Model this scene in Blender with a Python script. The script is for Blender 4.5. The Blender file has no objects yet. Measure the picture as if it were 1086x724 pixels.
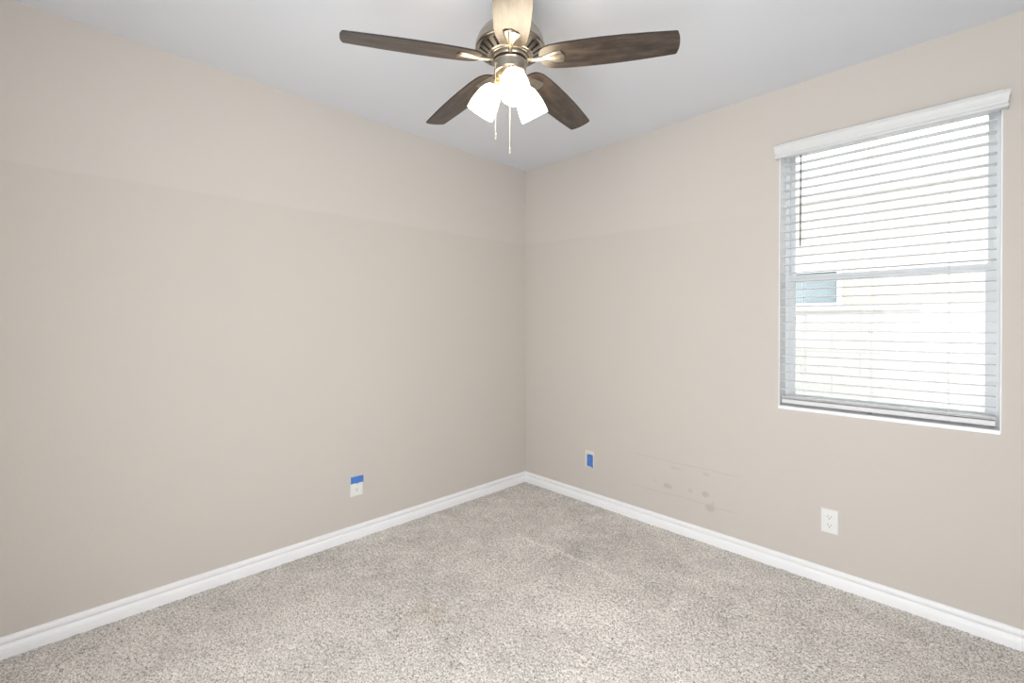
import bpy, bmesh, math, random
import numpy as np
from mathutils import Matrix, Vector
random.seed(7)
S = bpy.context.scene
COL = S.collection
PI = math.pi

# ------------------------------------------------------------------ camera, light, exposure
cam_d = bpy.data.cameras.new('camera'); cam = bpy.data.objects.new('camera', cam_d); COL.objects.link(cam)
S.camera = cam
cam_d.sensor_width = 36; cam_d.sensor_fit = 'HORIZONTAL'
cam_d.lens = 491.475 / 1086 * 36
cam_d.shift_y = -17.418 / 1086
cam_d.clip_start = .02
yaw, pitch, roll = 0.796847, -0.003002, 0.002447
fw = Vector((-math.sin(yaw)*math.cos(pitch), math.cos(yaw)*math.cos(pitch), math.sin(pitch)))
r0 = Vector((math.cos(yaw), math.sin(yaw), 0)); u0 = r0.cross(fw)
rr = r0*math.cos(roll) + u0*math.sin(roll); uu = -r0*math.sin(roll) + u0*math.cos(roll)
cam.matrix_world = Matrix(((rr.x, uu.x, -fw.x, 2.54204), (rr.y, uu.y, -fw.y, -2.63284), (rr.z, uu.z, -fw.z, 1.24077), (0, 0, 0, 1)))

vs = S.view_settings
vs.view_transform = 'Standard'; vs.look = 'None'; vs.gamma = 1; vs.use_curve_mapping = False
vs.exposure = 0.06
S.display_settings.display_device = 'sRGB'

WORLD = 4.4        # bright overcast daylight outside
FILL = 31.0        # power of the fill light added behind the camera
SHADE = 11.0       # the glowing glass shades of the fan
w = bpy.data.worlds.new('daylight'); S.world = w; w.use_nodes = True
bg = w.node_tree.nodes['Background']
bg.inputs[0].default_value = (.95, .98, 1, 1); bg.inputs[1].default_value = WORLD

def area(name, loc, rot, sx, sy, power, color=(1, 1, 1)):
    d = bpy.data.lights.new(name, 'AREA'); d.shape = 'RECTANGLE'; d.size = sx; d.size_y = sy
    d.energy = power; d.color = color
    o = bpy.data.objects.new(name, d); COL.objects.link(o); o.location = loc; o.rotation_euler = rot
    return o
area('fill_light', (2.44, -3.0, 1.12), (math.radians(94), 0, math.radians(42)), 1.0, 2.0, FILL, (.95, .98, 1.02))  # added unseen area lamp that brightens the room from behind the camera

# ------------------------------------------------------------------ materials
def mat(name, color=(.8, .8, .8), rough=.5, metal=0, spec=.5, coat=0):
    m = bpy.data.materials.new(name); m.use_nodes = True
    b = m.node_tree.nodes['Principled BSDF']
    b.inputs['Base Color'].default_value = (*color, 1); b.inputs['Roughness'].default_value = rough
    b.inputs['Metallic'].default_value = metal; b.inputs['Specular IOR Level'].default_value = spec
    b.inputs['Coat Weight'].default_value = coat
    return m
class NT:
    def __init__(s, m): s.t = m.node_tree; s.b = s.t.nodes['Principled BSDF']
    def n(s, kind, **kw):
        x = s.t.nodes.new(kind)
        for k, v in kw.items(): setattr(x, k, v)
        return x
    def l(s, a, b): s.t.links.new(a, b)
    def math(s, op, a, b=None, clamp=False):
        x = s.n('ShaderNodeMath', operation=op); x.use_clamp = clamp
        for i, v in enumerate((a, b)):
            if v is None: continue
            if isinstance(v, (int, float)): x.inputs[i].default_value = v
            else: s.l(v, x.inputs[i])
        return x.outputs[0]
    def noise(s, vec, scale, detail=2, rough=.5):
        x = s.n('ShaderNodeTexNoise'); x.inputs['Scale'].default_value = scale
        x.inputs['Detail'].default_value = detail; x.inputs['Roughness'].default_value = rough
        s.l(vec, x.inputs['Vector']); return x.outputs['Fac']
    def pos(s): return s.n('ShaderNodeNewGeometry').outputs['Position']
    def mix(s, f, a, b):
        x = s.n('ShaderNodeMix', data_type='RGBA')
        if isinstance(f, (int, float)): x.inputs[0].default_value = f
        else: s.l(f, x.inputs[0])
        for i, v in ((6, a), (7, b)):
            if isinstance(v, tuple): x.inputs[i].default_value = (*v, 1)
            else: s.l(v, x.inputs[i])
        return x.outputs[2]
    def ramp(s, f, stops):
        x = s.n('ShaderNodeValToRGB'); e = x.color_ramp.elements
        while len(e) < len(stops): e.new(.5)
        for el, (p, c) in zip(e, stops): el.position = p; el.color = (*c, 1)
        s.l(f, x.inputs[0]); return x.outputs[0]
    def bump(s, h, strength, dist):
        x = s.n('ShaderNodeBump'); x.inputs['Strength'].default_value = strength; x.inputs['Distance'].default_value = dist
        s.l(h, x.inputs['Height']); s.l(x.outputs[0], s.b.inputs['Normal'])

def smooth(N, v, a, b):
    x = N.n('ShaderNodeMapRange', interpolation_type='SMOOTHSTEP')
    x.inputs['From Min'].default_value = a; x.inputs['From Max'].default_value = b
    N.l(v, x.inputs['Value']); return x.outputs[0]

PAINT_LO = (.622, .581, .534); PAINT_HI = (.646, .607, .563)
def wall_paint(name, marks=False, fade=False):
    m = mat(name, PAINT_LO, .62, spec=.3); N = NT(m)
    P = N.pos(); sep = N.n('ShaderNodeSeparateXYZ'); N.l(P, sep.inputs[0]); X, Y, Z = sep.outputs
    wob = N.math('MULTIPLY', N.math('SUBTRACT', N.noise(P, 2.2, 2), .5), .022)
    if fade: lvl = N.math('ADD', N.math('MULTIPLY', X, -.026), 1.866)       # the cut-in line of the newer coat
    else: lvl = N.math('ADD', N.math('MULTIPLY', Y, .0085), 1.862)
    f = smooth(N, N.math('SUBTRACT', Z, N.math('ADD', lvl, wob)), -.006, .006)
    if fade: f = N.math('MULTIPLY', f, N.math('SUBTRACT', 1, N.math('MULTIPLY', smooth(N, X, .9, 1.8), .75)))
    f = N.math('MULTIPLY', f, .95)
    c = N.mix(f, PAINT_LO, PAINT_HI)
    big = N.noise(P, .9, 3)
    c = N.mix(N.math('MULTIPLY', N.math('SUBTRACT', big, .35), .25, True), c, (.648, .598, .562))
    if marks:
        tot = None
        for (x, z, rx, rz, k) in ((1.198,.262,.030,.017,.8),(1.246,.380,.036,.010,.35),(1.432,.386,.022,.010,.5),(1.339,.270,.015,.013,.5),
                                  (1.427,.272,.022,.018,.85),(1.454,.202,.028,.024,.8),(1.111,.275,.012,.009,.4),(1.47,.215,.012,.03,.4)):
            a = N.math('DIVIDE', N.math('SUBTRACT', X, x), rx); b = N.math('DIVIDE', N.math('SUBTRACT', Z, z), rz)
            d = N.math('SQRT', N.math('ADD', N.math('MULTIPLY', a, a), N.math('MULTIPLY', b, b)))
            d = N.math('ADD', d, N.math('MULTIPLY', N.math('SUBTRACT', N.noise(P, 60, 2), .5), .8))
            g = N.math('MULTIPLY', N.math('SUBTRACT', 1, smooth(N, d, .6, 1.2)), k)
            tot = g if tot is None else N.math('MAXIMUM', tot, g)
        for (z0, x0, x1) in ((.415, .93, 1.66), (.215, .90, 1.64)):            # two faint scuffed lines
            zz = N.math('ADD', z0, N.math('MULTIPLY', N.math('SUBTRACT', N.noise(P, 5, 2), .5), .02))
            g = N.math('SUBTRACT', 1, smooth(N, N.math('ABSOLUTE', N.math('SUBTRACT', Z, zz)), .001, .006))
            g = N.math('MULTIPLY', g, N.math('MULTIPLY', smooth(N, X, x0, x0+.1), N.math('SUBTRACT', 1, smooth(N, X, x1-.1, x1))))
            tot = N.math('MAXIMUM', tot, N.math('MULTIPLY', g, .35))
        c = N.mix(N.math('MULTIPLY', tot, .8), c, (.48, .44, .395))
    N.l(c, N.b.inputs['Base Color'])
    N.bump(N.noise(P, 95, 3, .55), .12, .003)
    return m
M_wallL = wall_paint('beige_wall_paint')
M_wallB = wall_paint('beige_wall_paint_scuffed', marks=True, fade=True)
M_ceil = mat('ceiling_paint', (.75, .775, .82), .8, spec=.2); N = NT(M_ceil); N.bump(N.noise(N.pos(), 70, 3, .6), .15, .003)
M_trim = mat('white_semigloss', (.93, .935, .95), .32, spec=.5)
M_white = mat('white_plastic', (.84, .84, .82), .35)
M_vinyl = mat('white_vinyl', (.82, .85, .87), .4)
M_jamb = mat('white_jamb', (.92, .93, .93), .5)
M_slat = mat('white_slat', (.74, .74, .75), .4)
M_valance = mat('valance_white', (.70, .71, .71), .4)
M_cord = mat('white_cord', (.80, .80, .80), .8)
M_wand = mat('grey_wand', (.20, .20, .20), .3)
M_button = mat('grey_plug', (.30, .30, .29), .5)
M_dark = mat('dark_slot', (.03, .028, .025), .7)
M_hole = mat('grey_slot', (.16, .15, .14), .7)
M_tape = mat('blue_tape', (.075, .20, .60), .65, spec=.2); N = NT(M_tape)
N.l(N.mix(N.noise(N.pos(), 300, 2), (.065, .18, .56), (.12, .27, .66)), N.b.inputs['Base Color']); N.bump(N.noise(N.pos(), 500, 1), .3, .001)
M_plate2 = mat('painted_plate', (.76, .72, .65), .5)
M_nickel = mat('brushed_nickel', (.60, .54, .46), .30, metal=1); N = NT(M_nickel)
_tc = N.n('ShaderNodeTexCoord'); _mp = N.n('ShaderNodeMapping'); _mp.inputs['Scale'].default_value = (30, 30, 900)
N.l(_tc.outputs['Object'], _mp.inputs[0]); nz = N.noise(_mp.outputs[0], 1, 2)
N.l(N.mix(nz, (.31, .28, .24), (.46, .415, .36)), N.b.inputs['Base Color'])
M_nickel_lit = mat('lamp_lit_metal', (.78, .62, .40), .3, metal=1)  # gold glow of the lamps put into the light kit's metal colour
M_chain = mat('chain_metal', (.80, .74, .64), .35, metal=1)
# dark walnut blades, satin lacquer
M_wood = mat('dark_walnut', (.08, .05, .035), .31, spec=.7); N = NT(M_wood)
tc = N.n('ShaderNodeTexCoord'); mp = N.n('ShaderNodeMapping'); mp.inputs['Scale'].default_value = (5, 55, 20)
N.l(tc.outputs['Object'], mp.inputs[0]); g = N.noise(mp.outputs[0], 1.0, 5, .65)
mp2 = N.n('ShaderNodeMapping'); mp2.inputs['Scale'].default_value = (14, 22, 20); N.l(tc.outputs['Object'], mp2.inputs[0]); g2 = N.noise(mp2.outputs[0], 1.0, 3, .6)
N.l(N.ramp(N.math('ADD', N.math('MULTIPLY', g, .6), N.math('MULTIPLY', g2, .4)), [(.36, (.014, .011, .009)), (.50, (.048, .034, .026)), (.66, (.105, .076, .058))]), N.b.inputs['Base Color'])
M_edge = mat('blade_edge', (.02, .016, .013), .5)
# lit frosted glass
M_glass_lit = mat('lit_frosted_glass', (.9, .88, .84), .3); b = M_glass_lit.node_tree.nodes['Principled BSDF']
b.inputs['Emission Color'].default_value = (1, .83, .60, 1); b.inputs['Emission Strength'].default_value = SHADE
M_bulb = mat('lit_bulb', (.9, .9, .9), .3); b = M_bulb.node_tree.nodes['Principled BSDF']
b.inputs['Emission Color'].default_value = (1, .82, .58, 1); b.inputs['Emission Strength'].default_value = 20
# window glass
M_pane = bpy.data.materials.new('clear_glass'); M_pane.use_nodes = True; t = M_pane.node_tree; t.nodes.clear()
o_ = t.nodes.new('ShaderNodeOutputMaterial'); mx = t.nodes.new('ShaderNodeMixShader'); tr = t.nodes.new('ShaderNodeBsdfTransparent'); gl = t.nodes.new('ShaderNodeBsdfGlossy')
gl.inputs['Roughness'].default_value = .02; fr = t.nodes.new('ShaderNodeFresnel'); fr.inputs[0].default_value = 1.35
tr.inputs[0].default_value = (.97, .985, .98, 1)
t.links.new(fr.outputs[0], mx.inputs[0]); t.links.new(tr.outputs[0], mx.inputs[1]); t.links.new(gl.outputs[0], mx.inputs[2]); t.links.new(mx.outputs[0], o_.inputs[0])
M_screen = bpy.data.materials.new('fine_mesh_screen'); M_screen.use_nodes = True; t = M_screen.node_tree; t.nodes.clear()
o_ = t.nodes.new('ShaderNodeOutputMaterial'); mx = t.nodes.new('ShaderNodeMixShader'); tr = t.nodes.new('ShaderNodeBsdfTransparent'); df = t.nodes.new('ShaderNodeBsdfDiffuse')
df.inputs[0].default_value = (.10, .10, .10, 1); mx.inputs[0].default_value = .14
t.links.new(tr.outputs[0], mx.inputs[1]); t.links.new(df.outputs[0], mx.inputs[2]); t.links.new(mx.outputs[0], o_.inputs[0])
# carpet
M_carpet = mat('greige_carpet', (.5, .46, .42), .95, spec=.1); N = NT(M_carpet)
P = N.pos(); a1 = N.noise(P, 210, 2, .6); a2 = N.noise(P, 90, 2, .6)
mixn = N.math('ADD', N.math('MULTIPLY', a1, .7), N.math('MULTIPLY', a2, .3))
c = N.ramp(mixn, [(.38, (.24, .22, .20)), (.46, (.62, .585, .545)), (.54, (.88, .84, .795)), (.63, (1.0, .985, .96))])
att = N.n('ShaderNodeAttribute'); att.attribute_name = 'nap'
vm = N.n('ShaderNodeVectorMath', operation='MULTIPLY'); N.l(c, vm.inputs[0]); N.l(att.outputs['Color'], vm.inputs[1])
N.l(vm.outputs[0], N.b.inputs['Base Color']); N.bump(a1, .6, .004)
# outside
M_stucco = mat('stucco', (.62, .56, .50), .9); N = NT(M_stucco); N.bump(N.noise(N.pos(), 40, 3), .4, .01)
M_block = mat('block_wall', (.60, .78, .77), .9); N = NT(M_block)
br = N.n('ShaderNodeTexBrick'); br.inputs['Scale'].default_value = 1; br.inputs['Brick Width'].default_value = .40; br.inputs['Row Height'].default_value = .20
br.inputs['Mortar Size'].default_value = .006; br.inputs['Mortar Smooth'].default_value = .3
br.inputs['Color1'].default_value = (.60, .59, .58, 1); br.inputs['Color2'].default_value = (.56, .55, .54, 1); br.inputs['Mortar'].default_value = (.48, .47, .46, 1)
sp = N.n('ShaderNodeSeparateXYZ'); cb = N.n('ShaderNodeCombineXYZ'); N.l(N.pos(), sp.inputs[0]); N.l(sp.outputs[0], cb.inputs[0]); N.l(sp.outputs[2], cb.inputs[1]); N.l(cb.outputs[0], br.inputs['Vector'])
N.l(br.outputs[0], N.b.inputs['Base Color'])
M_far_glass = mat('far_window_glass', (.34, .41, .44), .1)
M_ground = mat('gravel', (.55, .52, .48), .95); N = NT(M_ground); N.l(N.mix(N.noise(N.pos(), 60, 3), (.46, .43, .39), (.62, .6, .56)), N.b.inputs['Base Color'])
M_roof = mat('roof_tile', (.72, .68, .64), .8)

# ------------------------------------------------------------------ helpers
def obj(name, bm, m, parent=None, kind=None, smooth_=False, mats=None, bevel=0):
    me = bpy.data.meshes.new(name)
    bmesh.ops.recalc_face_normals(bm, faces=bm.faces)
    bm.to_mesh(me); bm.free()
    for x in (mats or [m]): me.materials.append(x)
    if smooth_:
        for p in me.polygons: p.use_smooth = True
    o = bpy.data.objects.new(name, me); COL.objects.link(o)
    if parent: o.parent = parent
    if kind: o['kind'] = kind
    if bevel:
        md = o.modifiers.new('bevel', 'BEVEL'); md.width = bevel; md.segments = 2; md.limit_method = 'ANGLE'
    return o
def empty(name, loc, label=None, cat=None, group=None, kind=None, rotz=0):
    o = bpy.data.objects.new(name, None); COL.objects.link(o); o.location = loc; o.rotation_euler.z = rotz; o.empty_display_size = .1
    if label: o['label'] = label; o['category'] = cat
    if group: o['group'] = group
    if kind: o['kind'] = kind
    return o
def tag(o, label, cat, group=None):
    o['label'] = label; o['category'] = cat
    if group: o['group'] = group
    return o
def box(bm, x0, x1, y0, y1, z0, z1, mi=0):
    v = [bm.verts.new(p) for p in ((x0,y0,z0),(x1,y0,z0),(x1,y1,z0),(x0,y1,z0),(x0,y0,z1),(x1,y0,z1),(x1,y1,z1),(x0,y1,z1))]
    for f in ((0,3,2,1),(4,5,6,7),(0,1,5,4),(1,2,6,5),(2,3,7,6),(3,0,4,7)):
        bm.faces.new([v[i] for i in f]).material_index = mi
    return bm
def nb(): return bmesh.new()
def lathe(bm, prof, seg=48, mtx=None, mi=0, holes=None, closed=False):
    rings = []
    for (r, z) in prof:
        if r < 1e-5: rings.append([bm.verts.new((0, 0, z))])
        else: rings.append([bm.verts.new((r*math.cos(2*PI*i/seg), r*math.sin(2*PI*i/seg), z)) for i in range(seg)])
    pairs = list(range(len(rings)-1))
    for k in pairs:
        A, B = rings[k], rings[k+1]
        for i in range(seg):
            if holes and holes(k, i): continue
            j = (i+1) % seg
            if len(A) == 1 and len(B) == 1: continue
            if len(A) == 1: f = bm.faces.new((A[0], B[j], B[i]))
            elif len(B) == 1: f = bm.faces.new((A[i], A[j], B[0]))
            else: f = bm.faces.new((A[i], A[j], B[j], B[i]))
            f.material_index = mi
    if mtx:
        for R_ in rings:
            for v in R_: v.co = mtx @ v.co
    return bm
def tube(bm, pts, r, seg=10, caps=True):
    pts = [Vector(p) for p in pts]; rings = []
    for i, p in enumerate(pts):
        d = (pts[min(i+1, len(pts)-1)] - pts[max(i-1, 0)]).normalized()
        a = d.orthogonal().normalized() if i == 0 else (prev - d*prev.dot(d)).normalized()
        prev = a; b_ = d.cross(a); ri = r[i] if isinstance(r, (list, tuple)) else r
        rings.append([bm.verts.new(p + a*math.cos(2*PI*k/seg)*ri + b_*math.sin(2*PI*k/seg)*ri) for k in range(seg)])
    for A, B in zip(rings, rings[1:]):
        for k in range(seg): bm.faces.new((A[k], A[(k+1)%seg], B[(k+1)%seg], B[k]))
    if caps: bm.faces.new(rings[0]); bm.faces.new(rings[-1][::-1])
    return bm
def extrude_profile(bm, prof, p0, p1, out, mitre0=0, mitre1=0):
    """prof: (offset along 'out', height); run from p0 to p1; mitre shifts the run by offset"""
    p0 = Vector(p0); p1 = Vector(p1); d = (p1-p0).normalized(); out = Vector(out)
    A = [bm.verts.new(p0 + out*o + Vector((0,0,h)) + d*o*mitre0) for o, h in prof]
    B = [bm.verts.new(p1 + out*o + Vector((0,0,h)) - d*o*mitre1) for o, h in prof]
    n = len(prof)
    for i in range(n): bm.faces.new((A[i], A[(i+1)%n], B[(i+1)%n], B[i]))
    bm.faces.new(A[::-1]); bm.faces.new(B)
    return bm

# ------------------------------------------------------------------ room shell
RX, RY, H = 2.95, -3.05, 2.44
T = .16
OX0, OX1, OZ0, OZ1 = 1.800, 2.585, .810, 2.160      # window opening
DX0, DX1, DZ = 1.80, 2.80, 2.05                      # unseen doorway added behind the camera to let fill light in

bm = nb(); box(bm, -T, 0, RY-T, T, -.15, H+.12); obj('wall_left', bm, M_wallL, kind='structure')
bm = nb()
box(bm, 0, OX0, 0, T, -.15, H+.12); box(bm, OX1, RX, 0, T, -.15, H+.12); box(bm, OX0, OX1, 0, T, -.15, OZ0); box(bm, OX0, OX1, 0, T, OZ1, H+.12)
obj('wall_back', bm, M_wallB, kind='structure')
bm = nb(); box(bm, RX, RX+T, RY-T, T, -.15, H+.12); obj('wall_right', bm, M_wallL, kind='structure')
bm = nb(); box(bm, 0, DX0, RY-T, RY, -.15, H+.12); box(bm, DX1, RX, RY-T, RY, -.15, H+.12); box(bm, DX0, DX1, RY-T, RY, DZ, H+.12)
obj('wall_front', bm, M_wallL, kind='structure')
bm = nb(); box(bm, 0, RX, RY, 0, H, H+.12); obj('ceiling', bm, M_ceil, kind='structure')

# carpet: a real tufted surface
def carpet():
    st = .006; nx = int(RX/st)+1; ny = int(-RY/st)+1
    xs = np.linspace(0, RX, nx); ys = np.linspace(RY, 0, ny)
    X, Y = np.meshgrid(xs, ys)
    rng = np.random.default_rng(3)
    def vnoise(cell):
        gx = int(RX/cell)+3; gy = int(-RY/cell)+3; g = rng.random((gy, gx))
        fx = X/cell; fy = (Y-RY)/cell; ix = fx.astype(int); iy = fy.astype(int); tx = fx-ix; ty = fy-iy
        tx = tx*tx*(3-2*tx); ty = ty*ty*(3-2*ty)
        return (g[iy,ix]*(1-tx)+g[iy,ix+1]*tx)*(1-ty)+(g[iy+1,ix]*(1-tx)+g[iy+1,ix+1]*tx)*ty
    n1 = rng.random((ny, nx)); n2 = vnoise(.012); big = .6*vnoise(.16)+.4*vnoise(.09); big2 = vnoise(.34); mid = vnoise(.05)
    Z = (n1-.5)*.0035 + (n2-.5)*.003 + (big-.5)*.003 - .001
    nap = .99 + (big-.5)*.20 + (big2-.5)*.20 + (mid-.5)*.16
    # nap strokes left by the vacuum: lighter lines running along x
    for (y0, x0, x1, k, wd) in ((-.69,.53,1.35,.20,.016), (-.97,.30,1.10,.05,.03), (-.45,.9,2.0,.05,.03), (-.30,1.3,2.5,.06,.05), (-1.06,.9,2.2,.07,.06)):
        wob = .012*np.sin(X*7+y0*9)+.006*np.sin(X*23)
        nap += k*np.exp(-((Y-y0-wob)/wd)**2)*np.clip((X-x0)/.15,0,1)*np.clip((x1-X)/.15,0,1)
    nap += .10*np.exp(-((X-1.6)/.55)**2-((Y+1.0)/.45)**2)           # broad brighter patch
    nap -= .10*np.exp(-np.minimum(X, -Y)/.05)                          # darker towards the left and back baseboards
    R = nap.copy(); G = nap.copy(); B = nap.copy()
    s = np.exp(-((X-.878)/.07)**2-((Y+1.50)/.06)**2)                   # a faint tan stain
    R -= .05*s; G -= .09*s; B -= .15*s
    co = np.stack([X, Y, Z], -1).reshape(-1, 3)
    idx = np.arange(nx*ny).reshape(ny, nx)
    q = np.stack([idx[:-1,:-1], idx[:-1,1:], idx[1:,1:], idx[1:,:-1]], -1).reshape(-1)
    me = bpy.data.meshes.new('floor'); nf = len(q)//4
    me.vertices.add(nx*ny); me.vertices.foreach_set('co', co.ravel())
    me.loops.add(len(q)); me.loops.foreach_set('vertex_index', q)
    me.polygons.add(nf); me.polygons.foreach_set('loop_start', np.arange(nf)*4)
    me.update(calc_edges=True)
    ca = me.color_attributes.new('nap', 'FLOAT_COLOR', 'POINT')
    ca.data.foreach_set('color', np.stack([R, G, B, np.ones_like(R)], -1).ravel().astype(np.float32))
    me.materials.append(M_carpet)
    o = bpy.data.objects.new('floor', me); COL.objects.link(o); o['kind'] = 'structure'
carpet()

# baseboards: stepped profile
BP = [(0,-.01),(.0135,-.01),(.0135,.025),(.0130,.026),(.0118,.0270),(.0118,.0285),(.0128,.0300),(.0110,.0370),(.0065,.0440),(.0040,.0465),(.0042,.0480),(.0070,.0520),(.0118,.0575),(.0128,.0600),(.0128,.0680),(.0112,.0720),(.0080,.0755),(.0062,.078),(0,.078)]
bm = nb(); extrude_profile(bm, BP, (0,0,0), (0,RY,0), (1,0,0), 1, 0); obj('baseboard_left', bm, M_trim, kind='structure')
bm = nb(); extrude_profile(bm, BP, (0,0,0), (RX,0,0), (0,-1,0), 1, 1); obj('baseboard_back', bm, M_trim, kind='structure')
bm = nb(); extrude_profile(bm, BP, (RX,0,0), (RX,RY,0), (-1,0,0), 1, 0); obj('baseboard_right', bm, M_trim, kind='structure')
bm = nb(); extrude_profile(bm, BP, (.014,RY,0), (DX0,RY,0), (0,1,0), 0, 0); obj('baseboard_front', bm, M_trim, kind='structure')

# ------------------------------------------------------------------ window
win = empty('window_1', (OX0, T/2, OZ0), kind='structure')
def wpart(name, bm, m, parent=None, **k):
    o = obj(name, bm, m, None, **k)
    par = parent or win; o.parent = par; o.matrix_parent_inverse = Matrix.Translation(-win.location) if par is win else Matrix()
    return o
g = .004
bm = nb(); box(bm, OX0, OX0+g, .001, .10, OZ0, OZ1); box(bm, OX1-g, OX1, .001, .10, OZ0, OZ1); box(bm, OX0+g, OX1-g, .001, .10, OZ1-g, OZ1)
wpart('window_jamb', bm, M_jamb)
bm = nb(); box(bm, OX0, OX1, -.006, .10, OZ0, .828); wpart('window_sill', bm, M_trim, bevel=.003)
FX0, FX1, FZ0, FZ1 = OX0+g, OX1-g, .828, OZ1-g
def ring(bm, x0, x1, z0, z1, y0, y1, wl, wr, wb, wt):
    box(bm, x0, x0+wl, y0, y1, z0, z1); box(bm, x1-wr, x1, y0, y1, z0, z1)
    box(bm, x0+wl, x1-wr, y0, y1, z0, z0+wb); box(bm, x0+wl, x1-wr, y0, y1, z1-wt, z1)
bm = nb(); ring(bm, FX0, FX1, FZ0, FZ1, .10, .15, .018, .018, .022, .022); wpart('window_frame', bm, M_vinyl)
MZ = 1.472
bm = nb(); ring(bm, FX0+.018, FX1-.018, FZ0+.022, MZ+.022, .104, .124, .024, .024, .028, .026); ls = wpart('lower_sash', bm, M_vinyl)
bm = nb(); ring(bm, FX0+.018, FX1-.018, MZ-.012, FZ1-.022, .126, .146, .018, .018, .030, .018); us = wpart('upper_sash', bm, M_vinyl)
bm = nb(); box(bm, FX0+.042, FX1-.042, .112, .116, FZ0+.050, MZ-.004); wpart('window_pane', bm, M_pane)
bm = nb(); box(bm, FX0+.036, FX1-.036, .134, .138, MZ+.018, FZ1-.040); wpart('window_pane', bm, M_pane)

bm = nb(); box(bm, FX0+.018, FX1-.018, .1535, .1545, FZ0+.010, MZ+.004); wpart('insect_screen', bm, M_screen)
# ------------------------------------------------------------------ blind
bl = empty('window_blind', (2.19, .045, 2.10), 'white two-inch horizontal slat blind with crown valance covering the window', 'window blind')
def bpart(name, bm, m, parent=None, **k):
    o = obj(name, bm, m, **k); o.parent = parent or bl
    return o
LX, LY, LZ = bl.location
VP = [(0,0),(.010,0),(.0155,.003),(.0165,.009),(.0155,.014),(.0130,.017),(.0130,.022),(.0155,.028),(.0160,.036),(.0175,.046),(.0195,.053),(.0215,.058),(.0215,.071),(.014,.071),(.012,.066),(0,.060)]
bm = nb()
x0, x1, zb = 1.792-LX, 2.601-LX, 2.075-LZ
front = -.050-LY+.0215
n = len(VP)
def vpt(x, o, h): return (x, front-o, zb+h*.89)
A = [bm.verts.new(vpt(x0-(VP[i][0]-.0175 if 0 < i < 13 else 0), *VP[i])) for i in range(n)]
B = [bm.verts.new(vpt(x1+(VP[i][0]-.0175 if 0 < i < 13 else 0), *VP[i])) for i in range(n)]
for i in range(n): bm.faces.new((A[i], A[(i+1)%n], B[(i+1)%n], B[i]))
bm.faces.new(A[::-1]); bm.faces.new(B)
# returns to the wall at both ends
for xa, xb in ((x0, x0+.008), (x1-.008, x1)): box(bm, xa, xb, front, -LY-.0005, zb, zb+.058)
bpart('valance', bm, M_valance)
bm = nb(); box(bm, 1.808-LX, 2.577-LX, -.025, .025, 2.100-LZ, 2.142-LZ); bpart('headrail', bm, M_slat)
def slat_mesh():
    bm = nb(); xa, xb = 1.809-LX, 2.570-LX; hw = .0245; th = .0030; pr = []
    for i in range(9):
        t_ = -1+2*i/8; pr.append((t_*hw, .0022*(1-t_*t_)+th/2))
    for i in range(9):
        t_ = 1-2*i/8; pr.append((t_*hw, .0022*(1-t_*t_)-th/2))
    A = [bm.verts.new((xa, y, z)) for y, z in pr]; B = [bm.verts.new((xb, y, z)) for y, z in pr]; n = len(pr)
    for i in range(n): bm.faces.new((A[i], A[(i+1)%n], B[(i+1)%n], B[i]))
    bm.faces.new(A[::-1]); bm.faces.new(B); return bm
s0 = bpart('slat', slat_mesh(), M_slat); s0.location = (0, 0, 2.054-LZ)
zs = [2.054-k*.0424 for k in range(1, 28)] + [.8720, .8655]
for k, z in enumerate(zs):
    c = s0.copy(); COL.objects.link(c); c.parent = bl; c.location = (0, 0, z-LZ)
    c.rotation_euler = (random.uniform(-.02, .02), 0, 0)
bm = nb(); box(bm, 1.809-LX, 2.570-LX, -.025, .025, .8385-LZ, .8600-LZ); br_ = bpart('bottom_rail', bm, M_slat, bevel=.003)
CX = (1.900, 2.172, 2.432)
bm = nb()
for x in CX[:0]: pass
for x in CX:
    bm = nb(); lathe(bm, [(0, -.004), (.007, -.004), (.008, -.001), (.008, .001), (0, .001)], 16)
    b_ = bpart('rail_plug', bm, M_button, br_); b_.location = (x-LX, -.018, .8375-LZ)
    bm = nb()
    for y in (-.0262, .0262): tube(bm, [(x-LX, y, .850-LZ), (x-LX, y, 2.100-LZ)], .0007, 6)
    for z in [2.054]+zs[:27]: tube(bm, [(x-LX, -.0262, z-.0026-LZ), (x-LX, .0262, z-.0026-LZ)], .0005, 4)
    bpart('ladder_cord', bm, M_cord)
bm = nb(); tube(bm, [(1.893-LX, -.034, 2.085-LZ), (1.893-LX, -.036, 1.632-LZ)], .0042, 6); wd = bpart('tilt_wand', bm, M_wand, label=None) if False else bpart('tilt_wand', bm, M_wand)
wd['label'] = 'thin grey tilt wand'

# ------------------------------------------------------------------ ceiling fan
HX, HY = 1.3634, -1.4932
fan = empty('ceiling_fan', (HX, HY, H), 'brushed nickel ceiling fan with five dark walnut blades and three lit glass shades', 'ceiling fan')
def fpart(name, bm, m, parent=None, **k):
    o = obj(name, bm, m, **k); o.parent = parent or fan; return o
ZZ = lambda z: z-H
bm = nb(); lathe(bm, [(0,ZZ(2.44)),(.064,ZZ(2.44)),(.065,ZZ(2.425)),(.064,ZZ(2.385)),(.060,ZZ(2.374)),(.045,ZZ(2.367)),(.022,ZZ(2.364)),(0,ZZ(2.364))], 48)
fpart('canopy', bm, M_nickel, smooth_=True)
bm = nb(); lathe(bm, [(0,ZZ(2.37)),(.0125,ZZ(2.37)),(.0125,ZZ(2.30)),(.026,ZZ(2.297)),(.028,ZZ(2.285)),(0,ZZ(2.285))], 32); fpart('downrod', bm, M_nickel)
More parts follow.
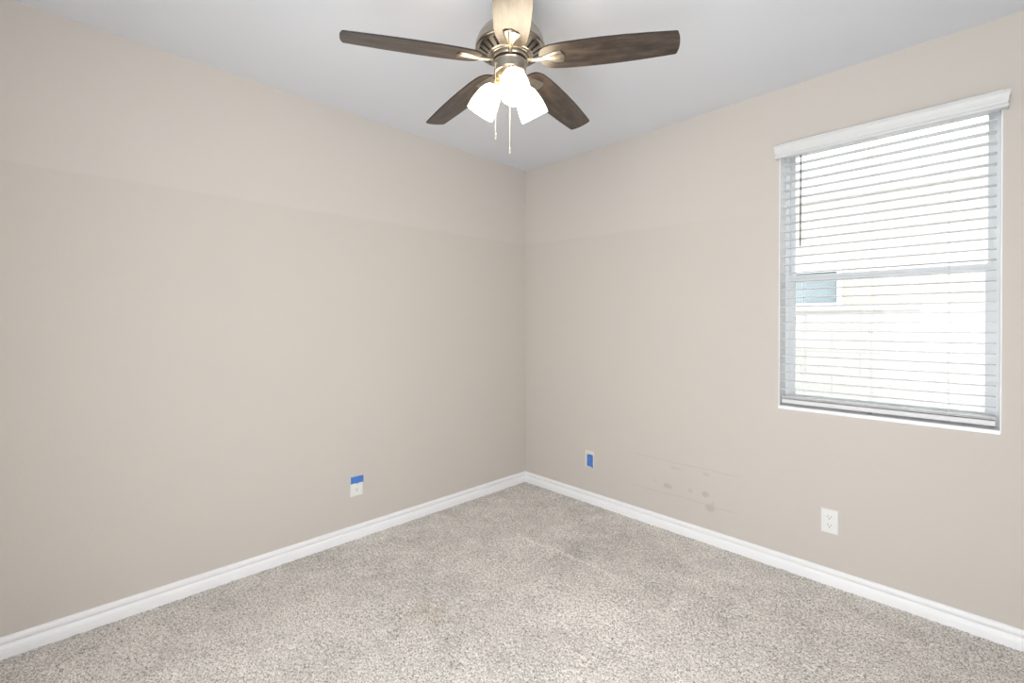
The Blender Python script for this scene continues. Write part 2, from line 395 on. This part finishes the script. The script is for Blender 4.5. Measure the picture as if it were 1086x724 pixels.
# motor housing: dome + rim + vented cone (real slots) + inner dark drum
bm = nb()
dome = [(0,2.292),(.030,2.2915),(.058,2.287),(.082,2.278),(.101,2.263),(.113,2.245),(.119,2.228),(.1205,2.216),(.1225,2.213),(.1225,2.208),(.119,2.205),(.1165,2.2055),(.1165,2.202),(.112,2.199)]
lathe(bm, [(r, ZZ(z)) for r, z in dome], 96)
SEG = 120
def slot(k, i): return k == 1 and (i % 5) in (1, 2)
a0 = -.749
lathe(bm, [(r, ZZ(z)) for r, z in [(.112,2.199),(.1095,2.1975),(.081,2.1820),(.0795,2.181),(.076,2.183),(.074,2.178),(.066,2.176),(.060,2.178)]], SEG, Matrix.Rotation(a0-PI/5+.0, 4, 'Z'), holes=slot)
fpart('motor_housing', bm, M_nickel, smooth_=True)
bm = nb(); lathe(bm, [(0,ZZ(2.199)),(.104,ZZ(2.2045)),(.080,ZZ(2.190)),(.05,ZZ(2.186)),(0,ZZ(2.186))], 48); fpart('motor_core', bm, M_dark)
bm = nb(); lathe(bm, [(0,ZZ(2.180)),(.066,ZZ(2.180)),(.068,ZZ(2.176)),(.068,ZZ(2.168)),(.064,ZZ(2.165)),(.058,ZZ(2.165)),(0,ZZ(2.165))], 64); fpart('flywheel', bm, M_nickel, smooth_=False)
bm = nb(); lathe(bm, [(0,ZZ(2.166)),(.0555,ZZ(2.166)),(.0555,ZZ(2.157)),(0,ZZ(2.157))], 48); fpart('dark_gap_ring', bm, M_dark)  # dark ring between flywheel and switch housing
bm = nb(); lathe(bm, [(0,ZZ(2.160)),(.0585,ZZ(2.160)),(.060,ZZ(2.158)),(.0565,ZZ(2.155)),(.0560,ZZ(2.128)),(.0535,ZZ(2.124)),(.050,ZZ(2.122)),(0,ZZ(2.122))], 64); fpart('switch_housing', bm, M_nickel, smooth_=False)
bm = nb(); lathe(bm, [(0,ZZ(2.124)),(.047,ZZ(2.124)),(.048,ZZ(2.120)),(.045,ZZ(2.112)),(.036,ZZ(2.100)),(.022,ZZ(2.091)),(.010,ZZ(2.087)),(.009,ZZ(2.078)),(0,ZZ(2.074))], 48); fpart('light_fitter', bm, M_nickel_lit, smooth_=True)

# blades
ZR = 2.1669; PHI = -.1989; DROOP = .0283/.56
BO = [(.106,0),(.107,.014),(.110,.027),(.117,.038),(.130,.0465),(.150,.0525),(.190,.0565),(.250,.0588),(.320,.0592),(.390,.0575),(.450,.0545),(.510,.0502),(.552,.0468),(.5575,.0450)]
def blade_bm():
    bm = nb(); up = [(r, wv) for r, wv in BO]
    tip = [(.5660-.0085*(t_/5)**2, .0450*(1-2*(i_+1)/11)) for i_, t_ in enumerate([4,3,2,1,0,0,1,2,3,4])]
    out = up + tip + [(r, -wv) for r, wv in BO[::-1][:-1]]
    th = .0052
    A = [bm.verts.new((x, y, th/2)) for x, y in out]; B = [bm.verts.new((x, y, -th/2)) for x, y in out]
    bm.faces.new(A); bm.faces.new(B[::-1]); n = len(out)
    for i in range(n): bm.faces.new((A[i], B[i], B[(i+1)%n], A[(i+1)%n])).material_index = 1
    return bm
def bracket_bm():
    bm = nb(); secs = []
    # r, half width, drop below blade underside, ridge depth
    data = [(.066,.0075,.002,.003),(.080,.0070,.000,.0035),(.100,.0068,-.001,.004),(.115,.0080,0,.004),(.128,.0120,0,.004),(.145,.0180,0,.0045),(.162,.0240,0,.005),(.176,.0275,0,.005),(.184,.0270,0,.004)]
    prof = [(-1,.15),(-.72,.8),(-.40,.45),(-.16,1.0),(.16,1.0),(.40,.45),(.72,.8),(1,.15)]
    top = -.0027
    for k, (r, hw, dz, rd) in enumerate(data):
        ring_ = []
        for t_, d in prof:
            ex = .010*(1-t_*t_) if k == len(data)-1 else (.004*(1-t_*t_) if k == len(data)-2 else 0)
            ring_.append(bm.verts.new((r+ex, t_*hw, top+dz-.0012-d*rd)))
        for t_, d in prof[::-1]:
            ex = .010*(1-t_*t_) if k == len(data)-1 else (.004*(1-t_*t_) if k == len(data)-2 else 0)
            ring_.append(bm.verts.new((r+ex, t_*hw, top+dz)))
        secs.append(ring_)
    n = len(secs[0])
    for A, B in zip(secs, secs[1:]):
        for i in range(n): bm.faces.new((A[i], A[(i+1)%n], B[(i+1)%n], B[i]))
    bm.faces.new(secs[0][::-1]); bm.faces.new(secs[-1])
    return bm
blade0 = fpart('blade', blade_bm(), M_wood, mats=[M_wood, M_edge]); brk0 = fpart('blade_bracket', bracket_bm(), M_nickel)
for k in range(5):
    a = a0 - k*2*PI/5
    bl_, bk = (blade0, brk0) if k == 0 else (blade0.copy(), brk0.copy())
    for o in (bl_, bk):
        if k: COL.objects.link(o); o.parent = fan
        o.matrix_local = Matrix.Rotation(a, 4, 'Z') @ Matrix.Translation((0, 0, ZZ(ZR))) @ Matrix.Rotation(DROOP, 4, 'Y') @ Matrix.Rotation(PHI, 4, 'X')

# light kit
SP = [(.010,-.007),(.0190,-.003),(.0275,.0045),(.0345,.0145),(.0395,.0265),(.0440,.042),(.0478,.060),(.0500,.078),(.0508,.094),(.0510,.104)]
def shade_bm():
    bm = nb(); inner = [(r-.0028, t_) for r, t_ in SP[::-1]]
    lathe(bm, [(0, -.0085)] + SP + inner[:-1] + [(0, -.004)], 40); return bm
tilt = math.radians(33)
prot = None
for k in range(3):
    a = a0 + .14 - .018 + k*2*PI/3
    base = Vector((.061*math.cos(a), .061*math.sin(a), ZZ(2.088)))
    # local +z of the shade points down and outward
    ax = Vector((math.sin(tilt)*math.cos(a), math.sin(tilt)*math.sin(a), -math.cos(tilt)))
    q = Vector((0, 0, 1)).rotation_difference(ax).to_matrix().to_4x4()
    Mx = Matrix.Translation(base) @ q
    bm = nb(); tube(bm, [(.030*math.cos(a), .030*math.sin(a), ZZ(2.112)), tuple(base-ax*.028+Vector((0,0,.002))), tuple(base-ax*.010)], [.009, .010, .011], 12)
    lathe(bm, [(0,-.022),(.014,-.022),(.0185,-.016),(.0205,-.004),(.0205,.003),(0,.003)], 24, Mx)
    fpart('light_arm', bm, M_nickel_lit, smooth_=False)
    if prot is None:
        prot = fpart('lamp_shade', shade_bm(), M_glass_lit, smooth_=True); prot['label'] = 'frosted white glass shade, lit'
        bm = nb(); lathe(bm, [(0,.004),(.010,.006),(.012,.020),(.020,.040),(.025,.058),(.022,.074),(.012,.083),(0,.086)], 24); bulb = fpart('light_bulb', bm, M_bulb, prot, smooth_=True)
        prot.matrix_local = Mx
    else:
        c = prot.copy(); COL.objects.link(c); c.parent = fan; c.matrix_local = Mx
        c2 = bulb.copy(); COL.objects.link(c2); c2.parent = c
# pull chains: beads and a turned fob
rv = Vector((math.cos(yaw), math.sin(yaw), 0)); bv = Vector((-math.sin(yaw), math.cos(yaw), 0))
def chain(pos, z0, z1):
    bm = nb(); tube(bm, [(pos.x, pos.y, ZZ(z0)), (pos.x, pos.y, ZZ(z1))], .0007, 6)
    zz = z0
    while zz > z1:
        lathe(bm, [(0,-.0014),(.0011,-.0009),(.0014,0),(.0011,.0009),(0,.0014)], 6, Matrix.Translation((pos.x, pos.y, ZZ(zz)))); zz -= .0036
    h = pos.normalized(); tube(bm, [tuple(Vector((h.x*.050, h.y*.050, ZZ(z0+.008)))), (pos.x, pos.y, ZZ(z0+.006)), (pos.x, pos.y, ZZ(z0-.001))], .0018, 8)
    o = fpart('pull_chain', bm, M_chain)
    bm = nb(); lathe(bm, [(0,.004),(.0018,.003),(.0026,-.002),(.0028,-.016),(.0020,-.019),(0,-.0195)], 12, Matrix.Translation((pos.x, pos.y, ZZ(z1))))
    fpart('chain_fob', bm, M_chain, o)
chain(rv*-.0500+bv*-.034, 2.136, 1.897)
chain(rv*-.001+bv*.060, 2.136, 1.882)

# ------------------------------------------------------------------ outlets, plates and tape
def plate(name, loc, rotz, label, cat, m=None, sockets=True, group=None, w_=.070, h_=.114):
    root = empty(name, loc, label, cat, group, rotz=rotz)     # local: x along wall, -y into the room
    bm = nb(); x, z = w_/2, h_/2; ins = .0035
    back = [bm.verts.new(p) for p in ((-x,0,-z),(x,0,-z),(x,0,z),(-x,0,z))]
    mid_ = [bm.verts.new(p) for p in ((-x,-.003,-z),(x,-.003,-z),(x,-.003,z),(-x,-.003,z))]
    fr_ = [bm.verts.new(p) for p in ((-x+ins,-.006,-z+ins),(x-ins,-.006,-z+ins),(x-ins,-.006,z-ins),(-x+ins,-.006,z-ins))]
    for A, B in ((back, mid_), (mid_, fr_)):
        for i in range(4): bm.faces.new((A[i], A[(i+1)%4], B[(i+1)%4], B[i]))
    bm.faces.new(fr_); bm.faces.new(back[::-1])
    pl = obj('cover_plate', bm, m or M_white, root)
    rx = Matrix.Rotation(PI/2, 4, 'X')     # lathe axis z -> -y
    bm = nb(); lathe(bm, [(0,.0075),(.0022,.0073),(.003,.006),(.003,.004),(0,.004)], 14, rx); obj('plate_screw', bm, m or M_white, root)
    if sockets:
        for s in (-1, 1):
            bm = nb(); cz = s*.0195
            pts_ = [(.0165*math.cos(t_*PI/12), max(-.0115, min(.0115, .0165*math.sin(t_*PI/12)))) for t_ in range(24)]
            A = [bm.verts.new((px, -.0055, cz+pz)) for px, pz in pts_]; B = [bm.verts.new((px*.97, -.0078, cz+pz*.97)) for px, pz in pts_]
            for i in range(24): bm.faces.new((A[i], A[(i+1)%24], B[(i+1)%24], B[i]))
            bm.faces.new(B); bm.faces.new(A[::-1])
            so = obj('socket', bm, M_white, root)
            bm = nb()
            box(bm, -.0075, -.0055, -.0082, -.0070, cz+.000, cz+.0085); box(bm, .0055, .0075, -.0082, -.0070, cz+.001, cz+.008)
            lathe(bm, [(0,.0083),(.0028,.0083),(.0028,.007),(0,.007)], 12, Matrix.Translation((0, 0, cz-.006)) @ rx)
            obj('socket_holes', bm, M_hole, so)
    return root
plate('electrical_outlet', (2.0235, 0, .302), 0, 'white duplex outlet without tape on the wall below the window', 'outlet')
plate('electrical_outlet', (0, -1.403, .302), PI/2, 'white duplex outlet with blue tape across its top on the left wall', 'outlet', w_=.075)
plate('wall_plate', (.6230, 0, .303), 0, 'small beige cable wall plate mostly hidden by blue tape right of the corner', 'wall plate', m=M_plate2, sockets=False, w_=.070, h_=.112)
def tape(name, loc, rotz, pts_, label, y=0):
    bm = nb(); A = [bm.verts.new((x, -.0066-.0009*math.sin(x*300)**2, z)) for x, z in pts_]; B = [bm.verts.new((x, -.0061, z)) for x, z in pts_]
    bm.faces.new(A); bm.faces.new(B[::-1]); n = len(pts_)
    for i in range(n): bm.faces.new((A[i], B[i], B[(i+1)%n], A[(i+1)%n]))
    o = obj(name, bm, M_tape); o.rotation_euler.z = rotz; o.location = Vector(loc) + Matrix.Rotation(rotz, 3, 'Z') @ Vector((0, -y, 0))
    return tag(o, label, 'tape')
tape('painters_tape', (0, -1.403, .302), PI/2, [(-.0385,.0175),(-.018,.0185),(.004,.0170),(.020,.0180),(.0385,.0175),(.0380,.0565),(.01,.0575),(-.015,.0570),(-.0380,.0572)], 'strip of blue tape across the top of the left wall outlet', .0018)
tape('painters_tape', (.6290, 0, .303), 0, [(-.0255,-.046),(-.010,-.050),(.008,-.048),(.0265,-.056),(.0255,-.02),(.0265,.010),(.0250,.034),(.005,.036),(-.0245,.033),(-.0240,.0)], 'upright piece of blue tape on the small wall plate right of the corner')

# ------------------------------------------------------------------ outside
bm = nb(); box(bm, -8, 12, T, 14, -.30, -.15); obj('ground', bm, M_ground, kind='structure')
bw = nb(); box(bw, -6, 9, 2.2, 2.35, -.15, 1.36); box(bw, -6, 9, 2.18, 2.37, 1.36, 1.41)
fence = obj('block_wall', bw, M_block); tag(fence, 'pale concrete block garden wall seen through the lower half of the blind', 'wall')
hs = empty('neighbouring_house', (1.5, 4.5, -.15), 'beige stucco house behind the block wall, seen through the blind', 'house')
def hpart(name, bm, m, parent=None):
    o = obj(name, bm, m); o.parent = parent or hs
    if not parent: o.matrix_parent_inverse = Matrix.Translation(-hs.location)
    return o
bm = nb(); wx0, wx1, wz0, wz1 = .50, 1.21, 1.52, 1.92
box(bm, -6, wx0, 4.5, 7.5, -.15, 2.85); box(bm, wx1, 8, 4.5, 7.5, -.15, 2.85); box(bm, wx0, wx1, 4.5, 7.5, -.15, wz0); box(bm, wx0, wx1, 4.5, 7.5, wz1, 2.85); box(bm, wx0, wx1, 4.7, 7.5, wz0, wz1)
hpart('house_wall', bm, M_stucco)
bm = nb(); ring(bm, wx0-.04, wx1+.05, wz0-.04, wz1+.04, 4.46, 4.60, .04, .05, .04, .04); hw_ = hpart('house_window', bm, M_trim)
bm = nb(); box(bm, wx0, wx1, 4.56, 4.58, wz0, wz1); o = hpart('window_glass', bm, M_far_glass, hw_); o.matrix_parent_inverse = Matrix()
bm = nb()
A = [bm.verts.new(p) for p in ((-6.4,4.38,2.85),(8.4,4.38,2.85),(8.4,7.9,2.85),(-6.4,7.9,2.85),(-6.4,4.38,2.95),(8.4,4.38,2.95),(8.4,7.9,2.95),(-6.4,7.9,2.95),(-4.5,6,3.7),(6.5,6,3.7))]
for f in ((0,3,2,1),(0,1,5,4),(1,2,6,5),(2,3,7,6),(3,0,4,7),(4,5,9,8),(6,7,8,9),(5,6,9),(7,4,8)): bm.faces.new([A[i] for i in f])
hpart('house_roof', bm, M_roof)
